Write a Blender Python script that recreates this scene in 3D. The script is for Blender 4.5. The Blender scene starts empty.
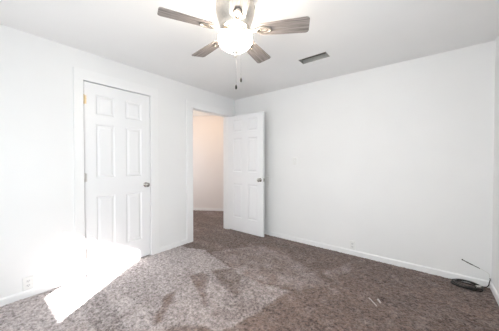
import bpy, bmesh, math, random
import numpy as np
from mathutils import Vector, Matrix, noise as mnoise

random.seed(4)
SC = bpy.context.scene
COL = SC.collection
PI = math.pi

# ------------------------------------------------------------------ camera
W, YN, H = 3.358, -3.95, 2.40          # right wall x, near wall y, ceiling z; corner of left and back wall at 0,0
cam_d = bpy.data.cameras.new('camera')
cam = bpy.data.objects.new('camera', cam_d)
COL.objects.link(cam)
cam_d.sensor_width = 36.0
cam_d.lens = 36.0 * 224.98 / 499.0
cam_d.clip_start = 0.02
cam.location = (2.8504, -3.1782, 1.2287)
cam.rotation_euler = (PI / 2 - 0.0151236, 0, 0.6676978)
SC.camera = cam

# ------------------------------------------------------------------ exposure
SC.view_settings.view_transform = 'Standard'
SC.view_settings.look = 'None'
SC.view_settings.gamma = 1.0
SC.view_settings.use_curve_mapping = False
SC.view_settings.exposure = 0.0

# ------------------------------------------------------------------ sky, sun, window daylight, added fill lights
world = bpy.data.worlds.new('sky')
SC.world = world
world.use_nodes = True
bg = world.node_tree.nodes['Background']
bg.inputs[0].default_value = (0.80, 0.88, 1.0, 1)
bg.inputs[1].default_value = 1.5

sun_d = bpy.data.lights.new('sun', 'SUN')
sun_d.energy = 55.0
sun_d.angle = math.radians(0.6)
sun_d.color = (1.0, 0.985, 0.96)
sun = bpy.data.objects.new('sun', sun_d)
COL.objects.link(sun)
SUN_DIR = Vector((-0.71, 1.0, -0.543)).normalized()
sun.rotation_euler = SUN_DIR.to_track_quat('-Z', 'Y').to_euler()
sun.location = (3.0, -7.0, 4.0)

WIN1 = (0.974, 1.523, 0.646, 1.90)     # near wall: x0 x1 z0 z1 (clear opening)
WIN1_SHADE = 1.257                     # lower edge of its roller shade
FILL_WIN2 = (-3.30, -1.75, 0.85, 2.05)      # right wall: y0 y1 z0 z1; unseen window added for fill light

def area(name, loc, direction, sx, sz, power, color):
    d = bpy.data.lights.new(name, 'AREA')
    d.shape = 'RECTANGLE'
    d.size, d.size_y = sx, sz
    d.energy = power
    d.color = color
    o = bpy.data.objects.new(name, d)
    COL.objects.link(o)
    o.location = loc
    o.rotation_euler = Vector(direction).to_track_quat('-Z', 'Z').to_euler()
    return o

area('sash_daylight', ((WIN1[0] + WIN1[1]) / 2, YN - 0.03, (WIN1[2] + WIN1_SHADE) / 2), (0, 1, 0), 0.55, 0.61, 15, (0.83, 0.94, 1.0))
area('hall_fill', (-2.40, -0.75, 1.2), (1, 0.25, 0), 0.8, 1.6, 31, (0.93, 0.96, 1.0))  # added neutral fill, the closed hall has no window
FILL_WIN3 = (2.05, 3.15, 0.85, 2.05)         # near wall, right half: unseen shaded window added for fill light
area('fill_shade_light', ((FILL_WIN3[0] + FILL_WIN3[1]) / 2, YN + 0.03, (FILL_WIN3[2] + FILL_WIN3[3]) / 2), (0, 1, 0), FILL_WIN3[1] - FILL_WIN3[0], FILL_WIN3[3] - FILL_WIN3[2], 23, (0.95, 0.99, 0.98))  # added fill light in front of the made-up shaded window
area('fill_window_light', (W + 0.30, (FILL_WIN2[0] + FILL_WIN2[1]) / 2, (FILL_WIN2[2] + FILL_WIN2[3]) / 2), (-1, 0, 0), 1.7, 1.4, 25, (0.87, 0.955, 1.0))  # added fill light outside the made-up side window

# ------------------------------------------------------------------ mesh helpers
class MB:
    """collects shapes; build() links them as one mesh object"""
    def __init__(self):
        self.v, self.f, self.s = [], [], []

    def add(self, verts, faces, smooth=False, M=None):
        n = len(self.v)
        for p in verts:
            p = Vector(p)
            self.v.append(tuple(M @ p) if M else tuple(p))
        for f in faces:
            self.f.append([n + i for i in f])
            self.s.append(smooth)
        return self

    def box(self, a, b, M=None):
        x0, y0, z0 = (min(a[i], b[i]) for i in range(3))
        x1, y1, z1 = (max(a[i], b[i]) for i in range(3))
        v = [(x0, y0, z0), (x1, y0, z0), (x1, y1, z0), (x0, y1, z0), (x0, y0, z1), (x1, y0, z1), (x1, y1, z1), (x0, y1, z1)]
        return self.add(v, [(0, 3, 2, 1), (4, 5, 6, 7), (0, 1, 5, 4), (1, 2, 6, 5), (2, 3, 7, 6), (3, 0, 4, 7)], False, M)

    def lathe(self, prof, seg=32, M=None, smooth=True):
        """profile of (r, z) turned about z; capped where r > 0 at the ends"""
        v, f = [], []
        for r, z in prof:
            for k in range(seg):
                a = 2 * PI * k / seg
                v.append((r * math.cos(a), r * math.sin(a), z))
        for i in range(len(prof) - 1):
            for k in range(seg):
                k2 = (k + 1) % seg
                f.append((i * seg + k, i * seg + k2, (i + 1) * seg + k2, (i + 1) * seg + k))
        f.append(tuple(reversed(range(seg))))
        f.append(tuple((len(prof) - 1) * seg + k for k in range(seg)))
        return self.add(v, f, smooth, M)

    def tube(self, pts, r, seg=8, closed=False, M=None):
        pts = [Vector(p) for p in pts]
        n = len(pts)
        v, f = [], []
        up = Vector((0, 0, 1))
        prev = None
        for i, p in enumerate(pts):
            a = pts[(i - 1) % n] if (closed or i > 0) else p
            b = pts[(i + 1) % n] if (closed or i < n - 1) else p
            t = (b - a).normalized()
            if prev is None:
                s = t.cross(up)
                if s.length < 1e-3:
                    s = t.cross(Vector((1, 0, 0)))
            else:
                s = prev - t * prev.dot(t)
            s.normalize()
            prev = s
            u = s.cross(t)
            rr = r[i] if isinstance(r, (list, tuple)) else r
            for k in range(seg):
                ang = 2 * PI * k / seg
                v.append(tuple(p + s * (rr * math.cos(ang)) + u * (rr * math.sin(ang))))
        m = n if closed else n - 1
        for i in range(m):
            j = (i + 1) % n
            for k in range(seg):
                k2 = (k + 1) % seg
                f.append((i * seg + k, j * seg + k, j * seg + k2, i * seg + k2))
        if not closed:
            f.append(tuple(range(seg)))
            f.append(tuple(reversed([(n - 1) * seg + k for k in range(seg)])))
        return self.add(v, f, True, M)

    def prism(self, outline, z0, z1, M=None):
        n = len(outline)
        v = [(x, y, z0) for x, y in outline] + [(x, y, z1) for x, y in outline]
        f = [tuple(reversed(range(n))), tuple(range(n, 2 * n))]
        for i in range(n):
            j = (i + 1) % n
            f.append((i, j, n + j, n + i))
        return self.add(v, f, False, M)

    def build(self, name, mat, parent=None, bevel=0.0, seg=2):
        me = bpy.data.meshes.new(name)
        me.from_pydata(self.v, [], self.f)
        for p, s in zip(me.polygons, self.s):
            p.use_smooth = s
        bm = bmesh.new()
        bm.from_mesh(me)
        bmesh.ops.recalc_face_normals(bm, faces=bm.faces[:])
        bm.to_mesh(me)
        bm.free()
        me.materials.append(mat)
        o = bpy.data.objects.new(name, me)
        COL.objects.link(o)
        if parent is not None:
            o.parent = parent
        if bevel:
            b = o.modifiers.new('bevel', 'BEVEL')
            b.width = bevel
            b.segments = seg
            b.limit_method = 'ANGLE'
            b.angle_limit = math.radians(40)
            b.harden_normals = False
        return o

def tag(o, label=None, cat=None, group=None, kind=None):
    if label: o['label'] = label
    if cat: o['category'] = cat
    if group: o['group'] = group
    if kind: o['kind'] = kind
    return o

def empty(name, loc, rz=0.0):
    o = bpy.data.objects.new(name, None)
    COL.objects.link(o)
    o.empty_display_size = 0.1
    o.location = loc
    o.rotation_euler = (0, 0, rz)
    return o

def copy_tree(o, parent=None):
    c = o.copy()
    COL.objects.link(c)
    if parent is not None:
        c.parent = parent
        c.matrix_parent_inverse = o.matrix_parent_inverse
    for ch in [k for k in bpy.data.objects if k.parent is o]:
        copy_tree(ch, c)
    return c

def struct(o, label=None, cat=None):
    return tag(o, label, cat, None, 'structure')

# ------------------------------------------------------------------ materials
def new_mat(name):
    m = bpy.data.materials.new(name)
    m.use_nodes = True
    nt = m.node_tree
    return m, nt, nt.nodes['Principled BSDF']

def node(nt, kind, **kw):
    n = nt.nodes.new(kind)
    for k, v in kw.items():
        if k.startswith('i_'):
            n.inputs[k[2:].replace('_', ' ')].default_value = v
        else:
            setattr(n, k, v)
    return n

def paint(name, col, rough=0.55, bump=0.08, scale=180.0, var=0.02):
    m, nt, b = new_mat(name)
    tc = node(nt, 'ShaderNodeTexCoord')
    n1 = node(nt, 'ShaderNodeTexNoise', i_Scale=scale, i_Detail=3.0)
    nt.links.new(tc.outputs['Object'], n1.inputs['Vector'])
    n2 = node(nt, 'ShaderNodeTexNoise', i_Scale=1.7, i_Detail=2.0)
    nt.links.new(tc.outputs['Object'], n2.inputs['Vector'])
    r = node(nt, 'ShaderNodeValToRGB')
    r.color_ramp.elements[0].position, r.color_ramp.elements[1].position = 0.3, 0.7
    r.color_ramp.elements[0].color = (*[max(0, c - var) for c in col], 1)
    r.color_ramp.elements[1].color = (*col, 1)
    nt.links.new(n2.outputs['Fac'], r.inputs['Fac'])
    nt.links.new(r.outputs['Color'], b.inputs['Base Color'])
    bp = node(nt, 'ShaderNodeBump', i_Strength=bump, i_Distance=0.002)
    nt.links.new(n1.outputs['Fac'], bp.inputs['Height'])
    nt.links.new(bp.outputs['Normal'], b.inputs['Normal'])
    b.inputs['Roughness'].default_value = rough
    return m

def plain(name, col, rough=0.4, metal=0.0, var=0.06, scale=60.0):
    m, nt, b = new_mat(name)
    tc = node(nt, 'ShaderNodeTexCoord')
    n = node(nt, 'ShaderNodeTexNoise', i_Scale=scale, i_Detail=3.0)
    nt.links.new(tc.outputs['Object'], n.inputs['Vector'])
    r = node(nt, 'ShaderNodeValToRGB')
    r.color_ramp.elements[0].position, r.color_ramp.elements[1].position = 0.35, 0.65
    r.color_ramp.elements[0].color = (*[c * (1 - var) for c in col], 1)
    r.color_ramp.elements[1].color = (*[min(1, c * (1 + var)) for c in col], 1)
    nt.links.new(n.outputs['Fac'], r.inputs['Fac'])
    nt.links.new(r.outputs['Color'], b.inputs['Base Color'])
    b.inputs['Roughness'].default_value = rough
    b.inputs['Metallic'].default_value = metal
    return m

M_WALL = paint('wall_paint', (0.845, 0.845, 0.848), 0.6)
M_CEIL = paint('ceiling_paint', (0.90, 0.895, 0.89), 0.8, 0.15, 120)
M_HALL = paint('hall_paint', (0.84, 0.80, 0.785), 0.6)
M_TRIM = paint('trim_paint', (0.86, 0.86, 0.865), 0.35, 0.02, 90, 0.01)
M_DOOR = paint('door_paint', (0.835, 0.84, 0.855), 0.32, 0.03, 90, 0.01)
M_NICKEL = plain('brushed_nickel', (0.66, 0.62, 0.57), 0.28, 1.0)
M_KNOB = plain('satin_knob_metal', (0.42, 0.40, 0.37), 0.25, 1.0)
M_BRASS = plain('brass_hinge', (0.72, 0.58, 0.36), 0.4, 0.6)
M_HINGE = plain('steel_hinge', (0.62, 0.60, 0.58), 0.4, 0.7)
M_PLATE = plain('white_plastic', (0.82, 0.82, 0.81), 0.35, 0.0, 0.02)
M_SOCKET = plain('grey_white_plastic', (0.77, 0.77, 0.775), 0.35, 0.0, 0.02)
M_SLOT = plain('slot_dark', (0.03, 0.03, 0.03), 0.6)
M_BLACK = plain('black_rubber', (0.012, 0.011, 0.011), 0.6, 0.0, 0.2)
M_PAINTED = plain('painted_over_rubber', (0.74, 0.73, 0.71), 0.5, 0.0, 0.12, 150)
M_GREYCAB = plain('grey_rubber', (0.075, 0.07, 0.068), 0.5, 0.0, 0.2)
M_VENT = plain('vent_metal', (0.42, 0.41, 0.39), 0.5, 0.0)
M_VENTSLAT = plain('vent_slat_metal', (0.14, 0.13, 0.12), 0.5, 0.0)
M_VENTDARK = plain('vent_dark', (0.055, 0.05, 0.045), 0.8)
M_CHAIN = plain('dull_chain', (0.16, 0.155, 0.15), 0.8, 0.0)
M_IRON = plain('blade_iron_metal', (0.40, 0.36, 0.32), 0.45, 1.0)
M_FOB = plain('dark_fob', (0.008, 0.007, 0.006), 0.75)
M_SCRAP = plain('pale_plastic', (0.50, 0.46, 0.44), 0.35, 0.0, 0.08)
M_SHADE = plain('roller_shade_fabric', (0.80, 0.79, 0.76), 0.9)
M_BLOCKER = plain('blocker_grey', (0.5, 0.5, 0.5), 0.8)  # for the added sun blocker outside

# frosted bowl: it is the lamp
M_BOWL, nt, b = new_mat('frosted_lamp_glass')
b.inputs['Base Color'].default_value = (0.95, 0.93, 0.88, 1)
b.inputs['Roughness'].default_value = 0.4
b.inputs['Emission Color'].default_value = (1.0, 0.88, 0.74, 1)
b.inputs['Emission Strength'].default_value = 60.0

# weathered grey wood, grain along local x
M_WOOD, nt, b = new_mat('weathered_grey_wood')
tc = node(nt, 'ShaderNodeTexCoord')
mp = node(nt, 'ShaderNodeMapping')
mp.inputs['Scale'].default_value = (3.0, 60.0, 20.0)
nt.links.new(tc.outputs['Object'], mp.inputs['Vector'])
n1 = node(nt, 'ShaderNodeTexNoise', i_Scale=1.6, i_Detail=6.0, i_Roughness=0.65)
nt.links.new(mp.outputs['Vector'], n1.inputs['Vector'])
r = node(nt, 'ShaderNodeValToRGB')
r.color_ramp.elements[0].position, r.color_ramp.elements[0].color = 0.32, (0.125, 0.105, 0.097, 1)
r.color_ramp.elements[1].position, r.color_ramp.elements[1].color = 0.70, (0.40, 0.36, 0.34, 1)
nt.links.new(n1.outputs['Fac'], r.inputs['Fac'])
nt.links.new(r.outputs['Color'], b.inputs['Base Color'])
b.inputs['Roughness'].default_value = 0.5

# carpet: speckled taupe pile with vacuum-cleaner wedges; pale mix also holds painted light
M_CARPET, nt, b = new_mat('taupe_carpet')
tc = node(nt, 'ShaderNodeTexCoord')
fine = node(nt, 'ShaderNodeTexNoise', i_Scale=62.0, i_Detail=2.5, i_Roughness=0.75)
nt.links.new(tc.outputs['Object'], fine.inputs['Vector'])
mid = node(nt, 'ShaderNodeTexNoise', i_Scale=30.0, i_Detail=3.0, i_Roughness=0.6)
nt.links.new(tc.outputs['Object'], mid.inputs['Vector'])
warp = node(nt, 'ShaderNodeTexNoise', i_Scale=5.0, i_Detail=2.0)
nt.links.new(tc.outputs['Object'], warp.inputs['Vector'])
wv = node(nt, 'ShaderNodeVectorMath', operation='SCALE')
wv.inputs['Scale'].default_value = 0.10
nt.links.new(warp.outputs['Color'], wv.inputs[0])
av = node(nt, 'ShaderNodeVectorMath', operation='ADD')
nt.links.new(tc.outputs['Object'], av.inputs[0])
nt.links.new(wv.outputs['Vector'], av.inputs[1])

def wedges(rot, sc):
    m = node(nt, 'ShaderNodeMapping')
    m.inputs['Rotation'].default_value = (0, 0, rot)
    m.inputs['Scale'].default_value = sc
    nt.links.new(av.outputs['Vector'], m.inputs['Vector'])
    v = node(nt, 'ShaderNodeTexVoronoi', voronoi_dimensions='2D', i_Scale=1.0, i_Randomness=1.0)
    nt.links.new(m.outputs['Vector'], v.inputs['Vector'])
    s = node(nt, 'ShaderNodeSeparateColor')
    nt.links.new(v.outputs['Color'], s.inputs['Color'])
    return s.outputs['Red']

def math2(op, a, bb):
    n = node(nt, 'ShaderNodeMath', operation=op)
    for i, q in enumerate((a, bb)):
        if isinstance(q, (int, float)):
            n.inputs[i].default_value = q
        else:
            nt.links.new(q, n.inputs[i])
    return n.outputs[0]

w1 = wedges(0.55, (1.6, 4.6, 1))
w2 = wedges(-0.5, (1.2, 3.8, 1))
wsum = math2('ADD', math2('MULTIPLY', w1, 0.6), math2('MULTIPLY', w2, 0.4))
tot = math2('ADD', math2('MULTIPLY', fine.outputs['Fac'], 0.5), math2('MULTIPLY', mid.outputs['Fac'], 0.5))
tot = math2('ADD', tot, math2('MULTIPLY', math2('SUBTRACT', wsum, 0.5), 0.09))
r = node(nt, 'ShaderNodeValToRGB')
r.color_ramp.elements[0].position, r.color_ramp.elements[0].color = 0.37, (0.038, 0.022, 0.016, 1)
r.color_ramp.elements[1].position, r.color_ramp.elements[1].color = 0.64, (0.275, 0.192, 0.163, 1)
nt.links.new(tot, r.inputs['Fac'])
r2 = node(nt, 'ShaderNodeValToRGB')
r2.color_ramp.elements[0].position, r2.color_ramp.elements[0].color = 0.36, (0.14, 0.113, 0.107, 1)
r2.color_ramp.elements[1].position, r2.color_ramp.elements[1].color = 0.64, (0.66, 0.59, 0.585, 1)  # pale ramp: vacuum marks plus light painted into the left side
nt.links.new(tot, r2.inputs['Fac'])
pa = node(nt, 'ShaderNodeAttribute', attribute_name='pile_and_light')
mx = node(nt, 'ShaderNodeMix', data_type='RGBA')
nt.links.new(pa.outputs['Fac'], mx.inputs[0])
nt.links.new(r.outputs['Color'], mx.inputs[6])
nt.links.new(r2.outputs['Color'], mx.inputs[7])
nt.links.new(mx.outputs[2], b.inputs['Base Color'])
b.inputs['Roughness'].default_value = 0.95
b.inputs['Specular IOR Level'].default_value = 0.1
b.inputs['Sheen Weight'].default_value = 0.25
bp = node(nt, 'ShaderNodeBump', i_Strength=0.8, i_Distance=0.012)
nt.links.new(fine.outputs['Fac'], bp.inputs['Height'])
nt.links.new(bp.outputs['Normal'], b.inputs['Normal'])

# ------------------------------------------------------------------ structure: floor with real pile relief
def steps(segs):
    out = []
    for a, bb, st in segs:
        n = max(1, int(round((bb - a) / st)))
        out += [a + (bb - a) * i / n for i in range(n)]
    out.append(segs[-1][1])
    return np.array(out)

# pale vacuum-mark zone, with brighter left-side light painted in (floor coordinates, metres)
PILE_AND_LIGHT = [(1.829, -1.275), (1.768, -1.706), (1.703, -2.022), (1.639, -2.792), (1.5, -3.96), (-0.1, -3.96), (-0.1, -1.214), (0.112, -1.214), (0.426, -1.108), (0.883, -1.229), (1.402, -1.332)]
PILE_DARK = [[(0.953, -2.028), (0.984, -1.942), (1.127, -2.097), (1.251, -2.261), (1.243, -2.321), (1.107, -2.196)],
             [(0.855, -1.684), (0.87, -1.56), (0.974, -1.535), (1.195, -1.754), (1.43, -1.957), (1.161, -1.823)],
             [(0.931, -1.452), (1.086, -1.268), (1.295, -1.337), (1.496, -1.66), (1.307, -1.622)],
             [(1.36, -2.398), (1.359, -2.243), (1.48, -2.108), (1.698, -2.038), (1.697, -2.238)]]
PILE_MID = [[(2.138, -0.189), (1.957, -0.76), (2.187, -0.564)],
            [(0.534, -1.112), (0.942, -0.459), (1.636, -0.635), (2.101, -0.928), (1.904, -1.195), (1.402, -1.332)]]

def inside(poly, X, Y):
    r = np.zeros(X.shape, bool)
    n = len(poly)
    for i in range(n):
        (x0, y0), (x1, y1) = poly[i], poly[(i + 1) % n]
        if y0 == y1:
            continue
        c = ((y0 > Y) != (y1 > Y)) & (X < (x1 - x0) * (Y - y0) / (y1 - y0) + x0)
        r ^= c
    return r

def blur(a, n):
    for _ in range(n):
        p = np.pad(a, 1, mode='edge')
        a = (p[1:-1, 1:-1] * 2 + p[:-2, 1:-1] + p[2:, 1:-1] + p[1:-1, :-2] + p[1:-1, 2:]) / 6
    return a

def make_floor():
    xs = steps([(-2.5, -0.1, 0.014), (-0.1, W, 0.0075)])
    ys = steps([(YN, -3.2, 0.03), (-3.2, 0.0, 0.0075), (0.0, 1.6, 0.014)])
    nx, ny = len(xs), len(ys)
    rng = np.random.default_rng(3)
    z = rng.random((ny, nx)) * 0.006 + rng.random((ny, nx)) ** 3 * 0.004
    big = rng.random((ny // 4 + 2, nx // 4 + 2))
    z += np.kron(big, np.ones((4, 4)))[:ny, :nx] * 0.003
    z -= 0.008
    X, Y = np.meshgrid(xs, ys)
    co = np.stack([X, Y, z], -1).reshape(-1, 3).astype(np.float32)
    idx = np.arange(nx * ny).reshape(ny, nx)
    q = np.stack([idx[:-1, :-1], idx[:-1, 1:], idx[1:, 1:], idx[1:, :-1]], -1).reshape(-1, 4).astype(np.int32)
    me = bpy.data.meshes.new('floor')
    me.vertices.add(len(co))
    me.vertices.foreach_set('co', co.ravel())
    me.loops.add(q.size)
    me.loops.foreach_set('vertex_index', q.ravel())
    me.polygons.add(len(q))
    me.polygons.foreach_set('loop_start', np.arange(0, q.size, 4, dtype=np.int32))
    me.polygons.foreach_set('loop_total', np.full(len(q), 4, dtype=np.int32))
    me.update(calc_edges=True)
    me.validate()
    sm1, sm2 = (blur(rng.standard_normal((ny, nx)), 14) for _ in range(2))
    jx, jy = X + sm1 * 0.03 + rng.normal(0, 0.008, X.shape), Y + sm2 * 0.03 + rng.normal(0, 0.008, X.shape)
    pile_and_light = inside(PILE_AND_LIGHT, jx, jy) * np.clip(1.22 - 0.42 * np.clip(X, 0, 2), 0.5, 1.1)  # brightening to the left is light put into the carpet colour
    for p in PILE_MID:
        pile_and_light = np.maximum(pile_and_light, inside(p, jx, jy) * 0.30)
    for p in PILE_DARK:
        pile_and_light = np.where(inside(p, jx, jy), np.minimum(pile_and_light, 0.22), pile_and_light)
    pile_and_light = np.clip(blur(pile_and_light, 2) + 0.10 * blur(rng.standard_normal((ny, nx)), 40) * 12, 0, 1.1)
    at = me.attributes.new('pile_and_light', 'FLOAT', 'POINT')
    at.data.foreach_set('value', pile_and_light.astype(np.float32).ravel())
    me.polygons.foreach_set('use_smooth', np.ones(len(me.polygons), dtype=bool))
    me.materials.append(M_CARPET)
    o = bpy.data.objects.new('floor', me)
    COL.objects.link(o)
    return o

struct(make_floor(), 'taupe speckled carpet with vacuum marks and painted-in light on the left, covering the whole floor', 'carpet')

T = 0.115                               # wall thickness
CL = (-2.395, -1.662, 2.092)            # closet doorway y0 y1 top
DW = (-0.990, -0.200, 2.062)            # hall doorway y0 y1 top
Z0 = -0.02

m = MB()
m.box((-T, YN - T, Z0), (0, CL[0], H)).box((-T, CL[1], Z0), (0, DW[0], H)).box((-T, DW[1], Z0), (0, T, H))
m.box((-T, CL[0], CL[2]), (0, CL[1], H)).box((-T, DW[0], DW[2]), (0, DW[1], H))
struct(m.build('wall_left', M_WALL))
struct(MB().box((0, 0, Z0), (W + T, T, H)).build('wall_back', M_WALL))
m = MB()
m.box((W, YN - T, Z0), (W + T, FILL_WIN2[0], H)).box((W, FILL_WIN2[1], Z0), (W + T, 0, H))
m.box((W, FILL_WIN2[0], Z0), (W + T, FILL_WIN2[1], FILL_WIN2[2])).box((W, FILL_WIN2[0], FILL_WIN2[3]), (W + T, FILL_WIN2[1], H))
struct(m.build('wall_right', M_WALL))
# near wall; thin reveal where the sun comes in
m = MB()
m.box((0, YN - 0.02, Z0), (WIN1[0], YN, H)).box((WIN1[1], YN - 0.02, Z0), (W, YN, H))
m.box((WIN1[0], YN - 0.02, Z0), (WIN1[1], YN, WIN1[2])).box((WIN1[0], YN - 0.02, WIN1[3]), (WIN1[1], YN, H))
struct(m.build('wall_front', M_WALL))
# hall shell: angled far wall, closing walls
m = MB()
A, B = Vector((-2.5, 0.0515)), Vector((0.1, 1.605))
dn = (B - A).normalized()
nn = Vector((-dn.y, dn.x)) * 0.1
m.prism([(A.x, A.y), (B.x, B.y), (B.x + nn.x, B.y + nn.y), (A.x + nn.x, A.y + nn.y)], Z0, H)
struct(m.build('wall_hall', M_HALL))
struct(MB().box((0, T, Z0), (0.1, 1.75, H)).build('wall_hall_side', M_HALL))
struct(MB().box((-2.6, -1.4, Z0), (-2.5, 0.2, H)).build('wall_hall_end', M_HALL))
struct(MB().box((-2.5, -1.42, Z0), (-T, -1.32, H)).build('wall_closet', M_HALL))
struct(MB().box((-0.9, YN - T, Z0), (-0.8, -1.42, H)).box((-0.8, YN - T, Z0), (-T, YN - T + 0.05, H)).build('wall_closet_rear', M_HALL))
VX0, VX1, VY0, VY1 = 1.680, 1.996, -0.790, -0.660      # register opening
m = MB()
m.box((-2.7, YN - T, H), (W + T, VY0, H + 0.1)).box((-2.7, VY1, H), (W + T, 1.8, H + 0.1))
m.box((-2.7, VY0, H), (VX0, VY1, H + 0.1)).box((VX1, VY0, H), (W + T, VY1, H + 0.1))
struct(m.build('ceiling', M_CEIL))

# baseboards with a small chamfer on top
def baseboard(name, p, q, nrm, h=0.062, t=0.013, mat=M_TRIM):
    p, q, nrm = Vector(p), Vector(q), Vector(nrm)
    prof = [(0, -0.012), (t, -0.012), (t, h - 0.010), (t - 0.006, h), (0, h)]
    v = []
    for e in (p, q):
        for d, z in prof:
            v.append((e.x + nrm.x * d, e.y + nrm.y * d, z))
    n = len(prof)
    f = [tuple(range(n)), tuple(range(2 * n - 1, n - 1, -1))] + [(i, (i + 1) % n, n + (i + 1) % n, n + i) for i in range(n)]
    return v, f

def bb(name, runs):
    m = MB()
    for p, q, nrm in runs:
        m.add(*baseboard(name, p, q, nrm))
    return struct(m.build(name, M_TRIM))

bb('baseboard_left', [((0, YN), (0, CL[0] - 0.085), (1, 0)), ((0, CL[1] + 0.105), (0, DW[0] - 0.11), (1, 0)), ((0, DW[1] + 0.09), (0, 0), (1, 0))])
bb('baseboard_back', [((0.013, 0), (W, 0), (0, -1))])
bb('baseboard_right', [((W, -0.013), (W, YN), (-1, 0))])
bb('baseboard_hall', [((A.x, A.y), (B.x, B.y), (dn.y, -dn.x))])

# casings and jambs, one frame per doorway
def casing(name, y0, y1, top, wl, wr, wt, t=0.015):
    m = MB()
    m.box((0, y0 - wl, -0.01), (t, y0, top)).box((0, y1, -0.01), (t, y1 + wr, top))
    m.box((0, y0 - wl, top), (t, y1 + wr, top + wt))
    j = 0.012
    m.box((-T, y0 - 0.002, -0.01), (0.002, y0 + j * 0.1, top)).box((-T, y1 - j * 0.1, -0.01), (0.002, y1 + 0.002, top))
    m.box((-T, y0, top - 0.0012), (0.002, y1, top + 0.002))
    return struct(m.build(name, M_TRIM, bevel=0.003))

casing('trim_1', CL[0], CL[1], CL[2], 0.085, 0.105, 0.112)
casing('trim_2', DW[0], DW[1], DW[2], 0.112, 0.09, 0.10)
# door stops inside the two frames
m = MB()
for y0, y1, top in (CL, DW):
    m.box((-0.075, y0, -0.01), (-0.042, y0 + 0.011, top)).box((-0.075, y1 - 0.011, -0.01), (-0.042, y1, top))
    m.box((-0.075, y0, top - 0.011), (-0.042, y1, top))
struct(m.build('trim_3', M_TRIM))

# ------------------------------------------------------------------ window behind the camera, two more added for fill light
w1 = struct(empty('window_1', (WIN1[0], YN, WIN1[2])))
fx, fz = WIN1[1] - WIN1[0], WIN1[3] - WIN1[2]
m = MB()
m.box((-0.06, 0.0, -0.06), (0, 0.018, fz + 0.06)).box((fx, 0.0, -0.06), (fx + 0.06, 0.018, fz + 0.06))
m.box((0, 0.0, fz), (fx, 0.018, fz + 0.06)).box((0, 0, -0.06), (fx, 0.018, 0))
m.build('window_frame', M_TRIM, w1)
MB().box((-0.03, 0.02, WIN1_SHADE - WIN1[2]), (fx + 0.03, 0.024, fz + 0.04)).build('roller_shade', M_SHADE, w1)
w3 = struct(empty('fill_window_3', (FILL_WIN3[0], YN, FILL_WIN3[2])))  # unseen window added to go with its fill light
fx, fz = FILL_WIN3[1] - FILL_WIN3[0], FILL_WIN3[3] - FILL_WIN3[2]
m = MB()
m.box((-0.06, 0.0, -0.06), (0, 0.018, fz + 0.06)).box((fx, 0.0, -0.06), (fx + 0.06, 0.018, fz + 0.06))
m.box((0, 0.0, fz), (fx, 0.018, fz + 0.06)).box((0, 0, -0.06), (fx, 0.018, 0))
m.build('window_frame', M_TRIM, w3)
MB().box((0, 0.004, 0), (fx, 0.008, fz)).build('roller_shade', M_SHADE, w3)  # shade of the added window, solid wall behind it
struct(MB().box((W + 2.0, -7.5, -0.3), (W + 2.1, 0.5, 4.2)).build('sun_blocker', M_BLOCKER))  # unseen wall added to keep sun out of the side window
w2 = struct(empty('fill_window_2', (W, FILL_WIN2[0], FILL_WIN2[2])))  # unseen side window, added to let fill light in
fy, fz = FILL_WIN2[1] - FILL_WIN2[0], FILL_WIN2[3] - FILL_WIN2[2]
m = MB()
for a, c in (((-0.015, -0.07, -0.07), (0, 0, fz + 0.07)), ((-0.015, fy, -0.07), (0, fy + 0.07, fz + 0.07)),
             ((-0.015, 0, fz), (0, fy, fz + 0.07)), ((-0.03, 0, -0.03), (T * 0.4, fy, 0)),
             ((0.03, 0, 0), (0.07, 0.04, fz)), ((0.03, fy - 0.04, 0), (0.07, fy, fz)), ((0.03, fy / 2 - 0.025, 0), (0.07, fy / 2 + 0.025, fz)),
             ((0.03, 0.04, fz - 0.04), (0.07, fy - 0.04, fz)), ((0.03, 0.04, 0), (0.07, fy - 0.04, 0.04))):
    m.box(a, c)
m.build('window_frame', M_TRIM, w2)

# hall lamp light
hl = bpy.data.lights.new('hall_lamp', 'POINT')
hl.energy = 9
hl.color = (1.0, 0.68, 0.38)
hl.shadow_soft_size = 0.10
hlo = bpy.data.objects.new('hall_lamp', hl)
COL.objects.link(hlo)
hlo.location = (-1.00, -0.05, 2.15)

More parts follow.
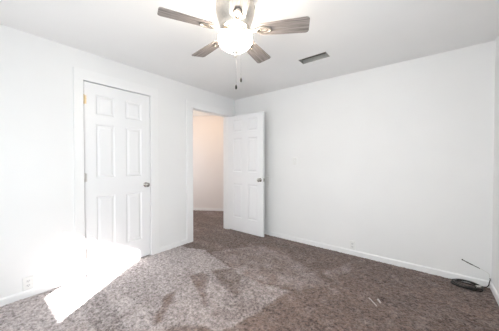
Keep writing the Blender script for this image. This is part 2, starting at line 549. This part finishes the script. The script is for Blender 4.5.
# ------------------------------------------------------------------ six-panel doors
def door_slab(w, h, t=0.035):
    """local: x along the width, z up, front face at y=0 looking to -y, back at y=t"""
    k = w / 0.727
    xs = [0, 0.110 * k, 0.302 * k, 0.425 * k, 0.617 * k, w]
    zs = [0, 0.235, 0.835, 1.042, 1.630, 1.738, 1.955, h]
    m = MB()
    for side in (0, 1):
        def Y(d):
            return d if side == 0 else t - d
        for i in range(5):
            for j in range(7):
                x0, x1, z0, z1 = xs[i], xs[i + 1], zs[j], zs[j + 1]
                if i in (1, 3) and j in (1, 3, 5):
                    rings = [(0, 0), (0.012, 0.009), (0.020, 0.009), (0.042, 0.002)]
                    v, f = [], []
                    for ins, d in rings:
                        v += [(x0 + ins, Y(d), z0 + ins), (x1 - ins, Y(d), z0 + ins), (x1 - ins, Y(d), z1 - ins), (x0 + ins, Y(d), z1 - ins)]
                    for a in range(len(rings) - 1):
                        for q in range(4):
                            q2 = (q + 1) % 4
                            f.append((a * 4 + q, a * 4 + q2, a * 4 + 4 + q2, a * 4 + 4 + q))
                    e = (len(rings) - 1) * 4
                    f.append((e, e + 1, e + 2, e + 3))
                    m.add(v, f)
                else:
                    m.add([(x0, Y(0), z0), (x1, Y(0), z0), (x1, Y(0), z1), (x0, Y(0), z1)], [(0, 1, 2, 3)])
    m.add([(0, 0, 0), (0, t, 0), (0, t, h), (0, 0, h)], [(0, 1, 2, 3)])
    m.add([(w, 0, 0), (w, t, 0), (w, t, h), (w, 0, h)], [(0, 1, 2, 3)])
    m.add([(0, 0, 0), (w, 0, 0), (w, t, 0), (0, t, 0)], [(0, 1, 2, 3)])
    m.add([(0, 0, h), (w, 0, h), (w, t, h), (0, t, h)], [(0, 1, 2, 3)])
    return m

KNOB = [(0.031, 0.0), (0.031, 0.004), (0.026, 0.009), (0.013, 0.012), (0.012, 0.030), (0.018, 0.034), (0.026, 0.040), (0.0285, 0.048), (0.027, 0.056), (0.020, 0.062), (0.006, 0.064)]

def merge(o, dist=1e-5):
    bm = bmesh.new()
    bm.from_mesh(o.data)
    bmesh.ops.remove_doubles(bm, verts=bm.verts[:], dist=dist)
    bmesh.ops.recalc_face_normals(bm, faces=bm.faces[:])
    bm.to_mesh(o.data)
    bm.free()

def make_door(name, loc, rz, w, h, knob_z, hinge_zs, hinge_mats, hinge_y, label):
    root = empty(name, loc, rz)
    struct(root, label, 'door')
    s = door_slab(w, h).build('door_panel', M_DOOR, root)
    merge(s)
    kx = w - 0.058
    MB().lathe(KNOB, 24, Matrix.Translation((kx, 0, knob_z)) @ Matrix.Rotation(PI / 2, 4, 'X')).build('door_knob', M_KNOB, root)
    MB().lathe(KNOB, 24, Matrix.Translation((kx, 0.035, knob_z)) @ Matrix.Rotation(-PI / 2, 4, 'X')).build('door_knob', M_KNOB, root)
    MB().box((w - 0.0005, 0.006, knob_z - 0.028), (w + 0.0012, 0.029, knob_z + 0.028)).build('latch_plate', M_KNOB, root)
    for z, hm in zip(hinge_zs, hinge_mats):
        g = MB()
        g.tube([(-0.002, hinge_y, z - 0.044), (-0.002, hinge_y, z + 0.044)], 0.0062, 10)
        g.lathe([(0.0075, -0.003), (0.0075, 0.003)], 10, Matrix.Translation((-0.002, hinge_y, z + 0.047)))
        g.lathe([(0.0075, -0.003), (0.0075, 0.003)], 10, Matrix.Translation((-0.002, hinge_y, z - 0.047)))
        g.box((-0.0015, hinge_y, z - 0.044), (0.022, hinge_y + 0.0045, z + 0.044))
        g.build('hinge', hm, root)
    return root

make_door('door_1', (-0.004, CL[0] + 0.007, 0.014), PI / 2, 0.719, 2.071, 0.924, (0.235, 1.05, 1.88), (M_HINGE, M_HINGE, M_BRASS), -0.004,
          'closed white six-panel closet door with dark round knob, sunlight at its foot')
make_door('door_2', (0.012, DW[1] - 0.001, 0.014), 0.0, 0.772, 2.032, 0.924, (0.235, 1.02, 1.82), (M_HINGE, M_HINGE, M_HINGE), 0.038,
          'white six-panel door standing open into the room in front of the hall')

# ------------------------------------------------------------------ ceiling fan
FX, FY, BZ = 1.7635, -1.9645, 2.16
fan = empty('ceiling_fan', (FX, FY, H))
tag(fan, 'nickel flush-mount ceiling fan with five grey wood blades and a lit glass bowl', 'ceiling fan')
def zf(z): return z - H
housing = [(0.092, zf(2.40)), (0.118, zf(2.385)), (0.135, zf(2.355)), (0.140, zf(2.325)), (0.137, zf(2.29)), (0.126, zf(2.25)),
           (0.112, zf(2.215)), (0.106, zf(2.195)), (0.108, zf(2.185)), (0.104, zf(2.175)), (0.080, zf(2.168))]
hs = MB().lathe(housing, 48).build('motor_housing', M_NICKEL, fan)
for k in range(6):
    a = 2 * PI * k / 6 + 0.55
    M = Matrix.Rotation(a, 4, 'Z') @ Matrix.Translation((0.1375, 0, zf(2.325))) @ Matrix.Rotation(PI / 2, 4, 'Y') @ Matrix.Scale(0.6, 4, (1, 0, 0))
    MB().lathe([(0.016, -0.004), (0.016, 0.0035), (0.012, 0.0045)], 20, M).build('housing_vent', M_KNOB, hs)
MB().lathe([(0.070, zf(2.168)), (0.070, zf(2.150)), (0.076, zf(2.146)), (0.080, zf(2.138)), (0.080, zf(2.124)), (0.074, zf(2.119))], 48).build('light_fitter', M_NICKEL, fan)
bowl = [(0.118, zf(2.120)), (0.1235, zf(2.114)), (0.123, zf(2.102)), (0.117, zf(2.082)), (0.104, zf(2.062)), (0.083, zf(2.045)), (0.056, zf(2.034)), (0.030, zf(2.028)), (0.010, zf(2.026))]
MB().lathe(bowl, 48).build('glass_bowl', M_BOWL, fan)
MB().lathe([(0.006, zf(2.030)), (0.024, zf(2.024)), (0.025, zf(2.016)), (0.014, zf(2.008)), (0.010, zf(2.000)), (0.0125, zf(1.992)), (0.009, zf(1.984)), (0.003, zf(1.978))], 24).build('finial', M_NICKEL, fan)

def rounded_blade():
    """outline in x (out from hub) and y; root narrower, tip corners rounded"""
    pts = []
    r0, r1, wr, wt = 0.165, 0.515, 0.052, 0.067
    c = 0.022
    def arc(cx, cy, rad, a0, a1, n=6):
        return [(cx + rad * math.cos(a0 + (a1 - a0) * i / n), cy + rad * math.sin(a0 + (a1 - a0) * i / n)) for i in range(n + 1)]
    pts += arc(r1 - c, -wt + c, c, -PI / 2, 0)
    pts += arc(r1 - c, wt - c, c, 0, PI / 2)
    pts += arc(r0 + 0.03, wr - 0.03, 0.03, PI / 2, PI)
    pts += arc(r0 + 0.03, -wr + 0.03, 0.03, PI, 1.5 * PI)
    return pts

PH = math.radians(244.2524)
PITCH = math.radians(12.0)
blade0 = None
for k in range(5):
    ang = PH - k * 2 * PI / 5
    if blade0 is None:
        bl = MB().prism(rounded_blade(), -0.003, 0.003).build('fan_blade', M_WOOD, fan, bevel=0.0015)
        iron = MB()
        # arm from the motor to the plate, below the blade
        iron.prism([(0.070, -0.020), (0.125, -0.013), (0.165, -0.022), (0.165, 0.022), (0.125, 0.013), (0.070, 0.020)], -0.011, -0.004)
        ring = [(0.205 + 0.050 * math.cos(2 * PI * i / 32), 0.024 * math.sin(2 * PI * i / 32), -0.007) for i in range(32)]
        iron.tube(ring, 0.0075, 8, True)
        ir = iron.build('blade_iron', M_IRON, bl, bevel=0.0012)
        for sx, sy in ((0.185, 0.0), (0.225, 0.0)):
            MB().lathe([(0.005, -0.003), (0.005, -0.0065), (0.003, -0.008)], 12, Matrix.Translation((sx, sy, 0))).build('screw', M_KNOB, bl)
        blade0 = bl
    else:
        bl = copy_tree(blade0, fan)
    # rotate, then pitch about the blade's own axis
    bl.rotation_euler = (Matrix.Rotation(ang, 3, 'Z') @ Matrix.Rotation(-PITCH, 3, 'X')).to_euler()
    bl.location = (0, 0, BZ - H)

def chain(dx, dy, z_top, z_fob):
    m = MB()
    n = int((z_top - z_fob) / 0.009)
    m.tube([(dx, dy, zf(z_top)), (dx, dy, zf(z_fob))], 0.0006, 6)
    for i in range(n):
        z = z_top - (i + 0.5) * (z_top - z_fob) / n
        m.lathe([(0.0003, -0.0012), (0.0010, -0.0006), (0.0010, 0.0006), (0.0003, 0.0012)], 6, Matrix.Translation((dx, dy, zf(z))))
    c = m.build('pull_chain', M_CHAIN, fan)
    MB().lathe([(0.002, 0.002), (0.005, -0.002), (0.0075, -0.014), (0.0075, -0.026), (0.005, -0.032), (0.001, -0.033)], 14, Matrix.Translation((dx, dy, zf(z_fob)))).build('chain_fob', M_FOB, c)

chain(-0.042, 0.112, 2.150, 1.876)
chain(-0.074, 0.092, 2.150, 1.824)

# ------------------------------------------------------------------ ceiling register
vent = empty('ceiling_vent', ((VX0 + VX1) / 2, (VY0 + VY1) / 2, H))
tag(vent, 'small grey rectangular air register recessed in the ceiling near the back wall', 'air vent')
L2, W2 = (VX1 - VX0) / 2 - 0.0005, (VY1 - VY0) / 2 - 0.0005
m = MB()
for a, c in (((-L2, -W2, -0.004), (L2, -W2 + 0.004, 0.07)), ((-L2, W2 - 0.004, -0.004), (L2, W2, 0.07)), ((-L2, -W2, -0.004), (-L2 + 0.004, W2, 0.07)), ((L2 - 0.004, -W2, -0.004), (L2, W2, 0.07))):
    m.box(a, c)
m.build('register_sleeve', M_VENT, vent)
MB().box((-L2 + 0.003, -W2 + 0.003, 0.055), (L2 - 0.003, W2 - 0.003, 0.06)).build('backing', M_VENTDARK, vent)
for i in range(3):
    y = -0.030 + i * 0.030
    M = Matrix.Translation((0, y, 0.036)) @ Matrix.Rotation(math.radians(62), 4, 'X')
    MB().box((-L2 + 0.004, -0.011, -0.0006), (L2 - 0.004, 0.011, 0.0006), M).build('slat', M_VENTSLAT, vent)

# ------------------------------------------------------------------ switch, outlets, wall plate
def cover(m, w, h, t=0.006):
    """wall plate in local xz, front toward -y"""
    m.add([(-w, 0, -h), (w, 0, -h), (w, 0, h), (-w, 0, h), (-w + 0.004, -t, -h + 0.004), (w - 0.004, -t, -h + 0.004), (w - 0.004, -t, h - 0.004), (-w + 0.004, -t, h - 0.004)],
          [(0, 1, 2, 3), (4, 5, 6, 7), (0, 1, 5, 4), (1, 2, 6, 5), (2, 3, 7, 6), (3, 0, 4, 7)])
    return m

def screw(parent, x, z, y=-0.006):
    MB().lathe([(0.0035, 0), (0.0035, 0.0008), (0.002, 0.0013)], 10, Matrix.Translation((x, y, z)) @ Matrix.Rotation(PI / 2, 4, 'X')).build('screw', M_SOCKET, parent)

sw = empty('light_switch', (1.240, 0, 1.247))
tag(sw, 'white toggle light switch at shoulder height on the back wall', 'light switch')
cover(MB(), 0.036, 0.058).build('switch_plate', M_PLATE, sw)
MB().box((-0.0055, -0.0068, -0.013), (0.0055, -0.005, 0.013)).build('toggle_slot', M_SOCKET, sw)
MB().box((-0.0042, -0.006, -0.006), (0.0042, 0.016 - 0.006, 0.006), Matrix.Translation((0, -0.008, 0.003)) @ Matrix.Rotation(math.radians(25), 4, 'X')).build('toggle', M_PLATE, sw)
screw(sw, 0, 0.030)
screw(sw, 0, -0.030)

bp_ = empty('wall_plate', (0.738, 0, 0.928))
tag(bp_, 'small blank off-white plate on the back wall just past the edge of the open door', 'wall plate')
cover(MB(), 0.036, 0.058).build('blank_cover', M_PLATE, bp_)
screw(bp_, 0, 0.030)
screw(bp_, 0, -0.030)

def make_outlet(loc, rz, label):
    o = empty('wall_outlet', loc, rz)
    tag(o, label, 'power outlet', 'wall outlets above the baseboard')
    cover(MB(), 0.036, 0.058).build('cover_plate', M_PLATE, o)
    for zc in (0.020, -0.020):
        c = MB()
        pts = [(0.017 * math.cos(2 * PI * i / 24), max(-0.0125, min(0.0125, 0.017 * math.sin(2 * PI * i / 24)))) for i in range(24)]
        c.prism(pts, 0, 0.0015, Matrix.Translation((0, -0.006, zc)) @ Matrix.Rotation(PI / 2, 4, 'X'))
        rc = c.build('receptacle', M_SOCKET, o)
        s = MB()
        s.box((-0.0075, -0.0081, zc - 0.002), (-0.0052, -0.0070, zc + 0.007)).box((0.0052, -0.0081, zc - 0.002), (0.0075, -0.0070, zc + 0.007))
        s.box((-0.0022, -0.0081, zc - 0.0095), (0.0022, -0.0070, zc - 0.0055))
        s.build('slot', M_SLOT, rc)
    screw(o, 0, 0)
    return o

make_outlet((2.085, 0, 0.128), 0.0, 'white double power outlet just above the baseboard of the back wall')
make_outlet((0, -2.83, 0.125), PI / 2, 'white double power outlet on the left wall beside the patch of sun')

# ------------------------------------------------------------------ black cable: wall run, painted-over stretch, coil
def smooth(pts, n=8):
    P = [Vector(p) for p in pts]
    P = [P[0]] + P + [P[-1]]
    out = []
    for i in range(1, len(P) - 2):
        for k in range(n):
            t = k / n
            a, b_, c, d = P[i - 1], P[i], P[i + 1], P[i + 2]
            out.append(0.5 * ((2 * b_) + (c - a) * t + (2 * a - 5 * b_ + 4 * c - d) * t * t + (3 * b_ - a - 3 * c + d) * t ** 3))
    out.append(P[-2])
    return out

CX, CY = 3.165, -0.120
cab = empty('cable', (CX, CY, 0))
tag(cab, 'loose black cable coming from the back wall and coiled on the carpet in the corner', 'cable')
def L(x, y, z): return (x - CX, y - CY, z)
R = 0.0036
MB().tube(smooth([L(3.146, 0.004, 0.222), L(3.150, -0.0045, 0.220), L(3.165, -0.005, 0.2135), L(3.20, -0.0042, 0.197), L(3.235, -0.0045, 0.183), L(3.276, -0.0042, 0.166)]), [0.006] * 10 + [0.0038] * 10 + [0.0048] * 10 + [0.0030] * 11, 8).build('wall_run', M_BLACK, cab)
MB().tube(smooth([L(3.274, -0.0042, 0.167), L(3.31, -0.0042, 0.152), L(3.338, -0.0048, 0.130), L(3.345, -0.006, 0.090)]), R * 0.8, 8).build('painted_run', M_PAINTED, cab)
MB().tube(smooth([L(3.345, -0.006, 0.092), L(3.346, -0.012, 0.078), L(3.340, -0.022, 0.06), L(3.333, -0.030, 0.028), L(3.315, -0.040, 0.009), L(3.27, -0.052, 0.006), L(3.235, -0.05, 0.008)]), R, 8).build('corner_run', M_BLACK, cab)
random.seed(11)
for k in range(5):
    pts = []
    rx, ry = (0.112, 0.098, 0.106, 0.088, 0.102)[k], (0.074, 0.064, 0.081, 0.058, 0.070)[k]
    ox, oy = random.uniform(-0.014, 0.016), random.uniform(-0.012, 0.012)
    tilt = random.uniform(-0.16, 0.16)
    ph = random.uniform(0, 2 * PI)
    z0 = 0.005 + 0.0050 * k
    for i in range(40):
        a = 2 * PI * i / 40
        wob = 1 + 0.03 * math.sin(3 * a + ph)
        pts.append((ox + rx * wob * math.cos(a + tilt), oy + ry * wob * math.sin(a), z0 + 0.004 * math.sin(a + ph) + 0.006 * max(0, math.sin(a)) * (k / 4)))
    MB().tube(pts, 0.0046, 8, True).build('coil_loop', M_GREYCAB if k in (1, 4) else M_BLACK, cab)
# free end with a metal connector lying over the coil
MB().tube(smooth([(-0.03, -0.085, 0.030), (0.03, -0.080, 0.045), (0.070, -0.055, 0.048)]), R, 8).build('free_end', M_GREYCAB, cab)
cn = MB().tube([(0.066, -0.058, 0.048), (0.098, -0.028, 0.047)], 0.0085, 10).build('connector', plain('bright_connector_metal', (0.80, 0.78, 0.75), 0.3, 0.7), cab)
tag(cn, 'bright metal connector')

# ------------------------------------------------------------------ scraps on the carpet
def scrap(name, p, q, wid, label):
    p, q = Vector(p), Vector(q)
    c = (p + q) / 2
    d = (q - p) / 2
    m = MB()
    pts = [(-d).to_tuple(), (-d * 0.4 + Vector((0, 0, 0.004))).to_tuple(), (d * 0.3 + Vector((0, 0, 0.002))).to_tuple(), d.to_tuple()]
    m.tube(smooth(pts, 4), [wid * 0.6] + [wid] * 11 + [wid * 0.5], 6)
    o = m.build(name, M_SCRAP)
    o.location = (c.x, c.y, wid)
    return tag(o, label, 'scrap', 'pale scraps on the carpet')

scrap('plastic_scrap', (2.449, -0.932, 0), (2.528, -1.022, 0), 0.0042, 'longer thin pale plastic strip lying on the carpet near the coiled cable')
scrap('plastic_scrap', (2.519, -0.918, 0), (2.546, -0.956, 0), 0.0075, 'short stubby white plastic scrap beside a longer strip on the carpet')
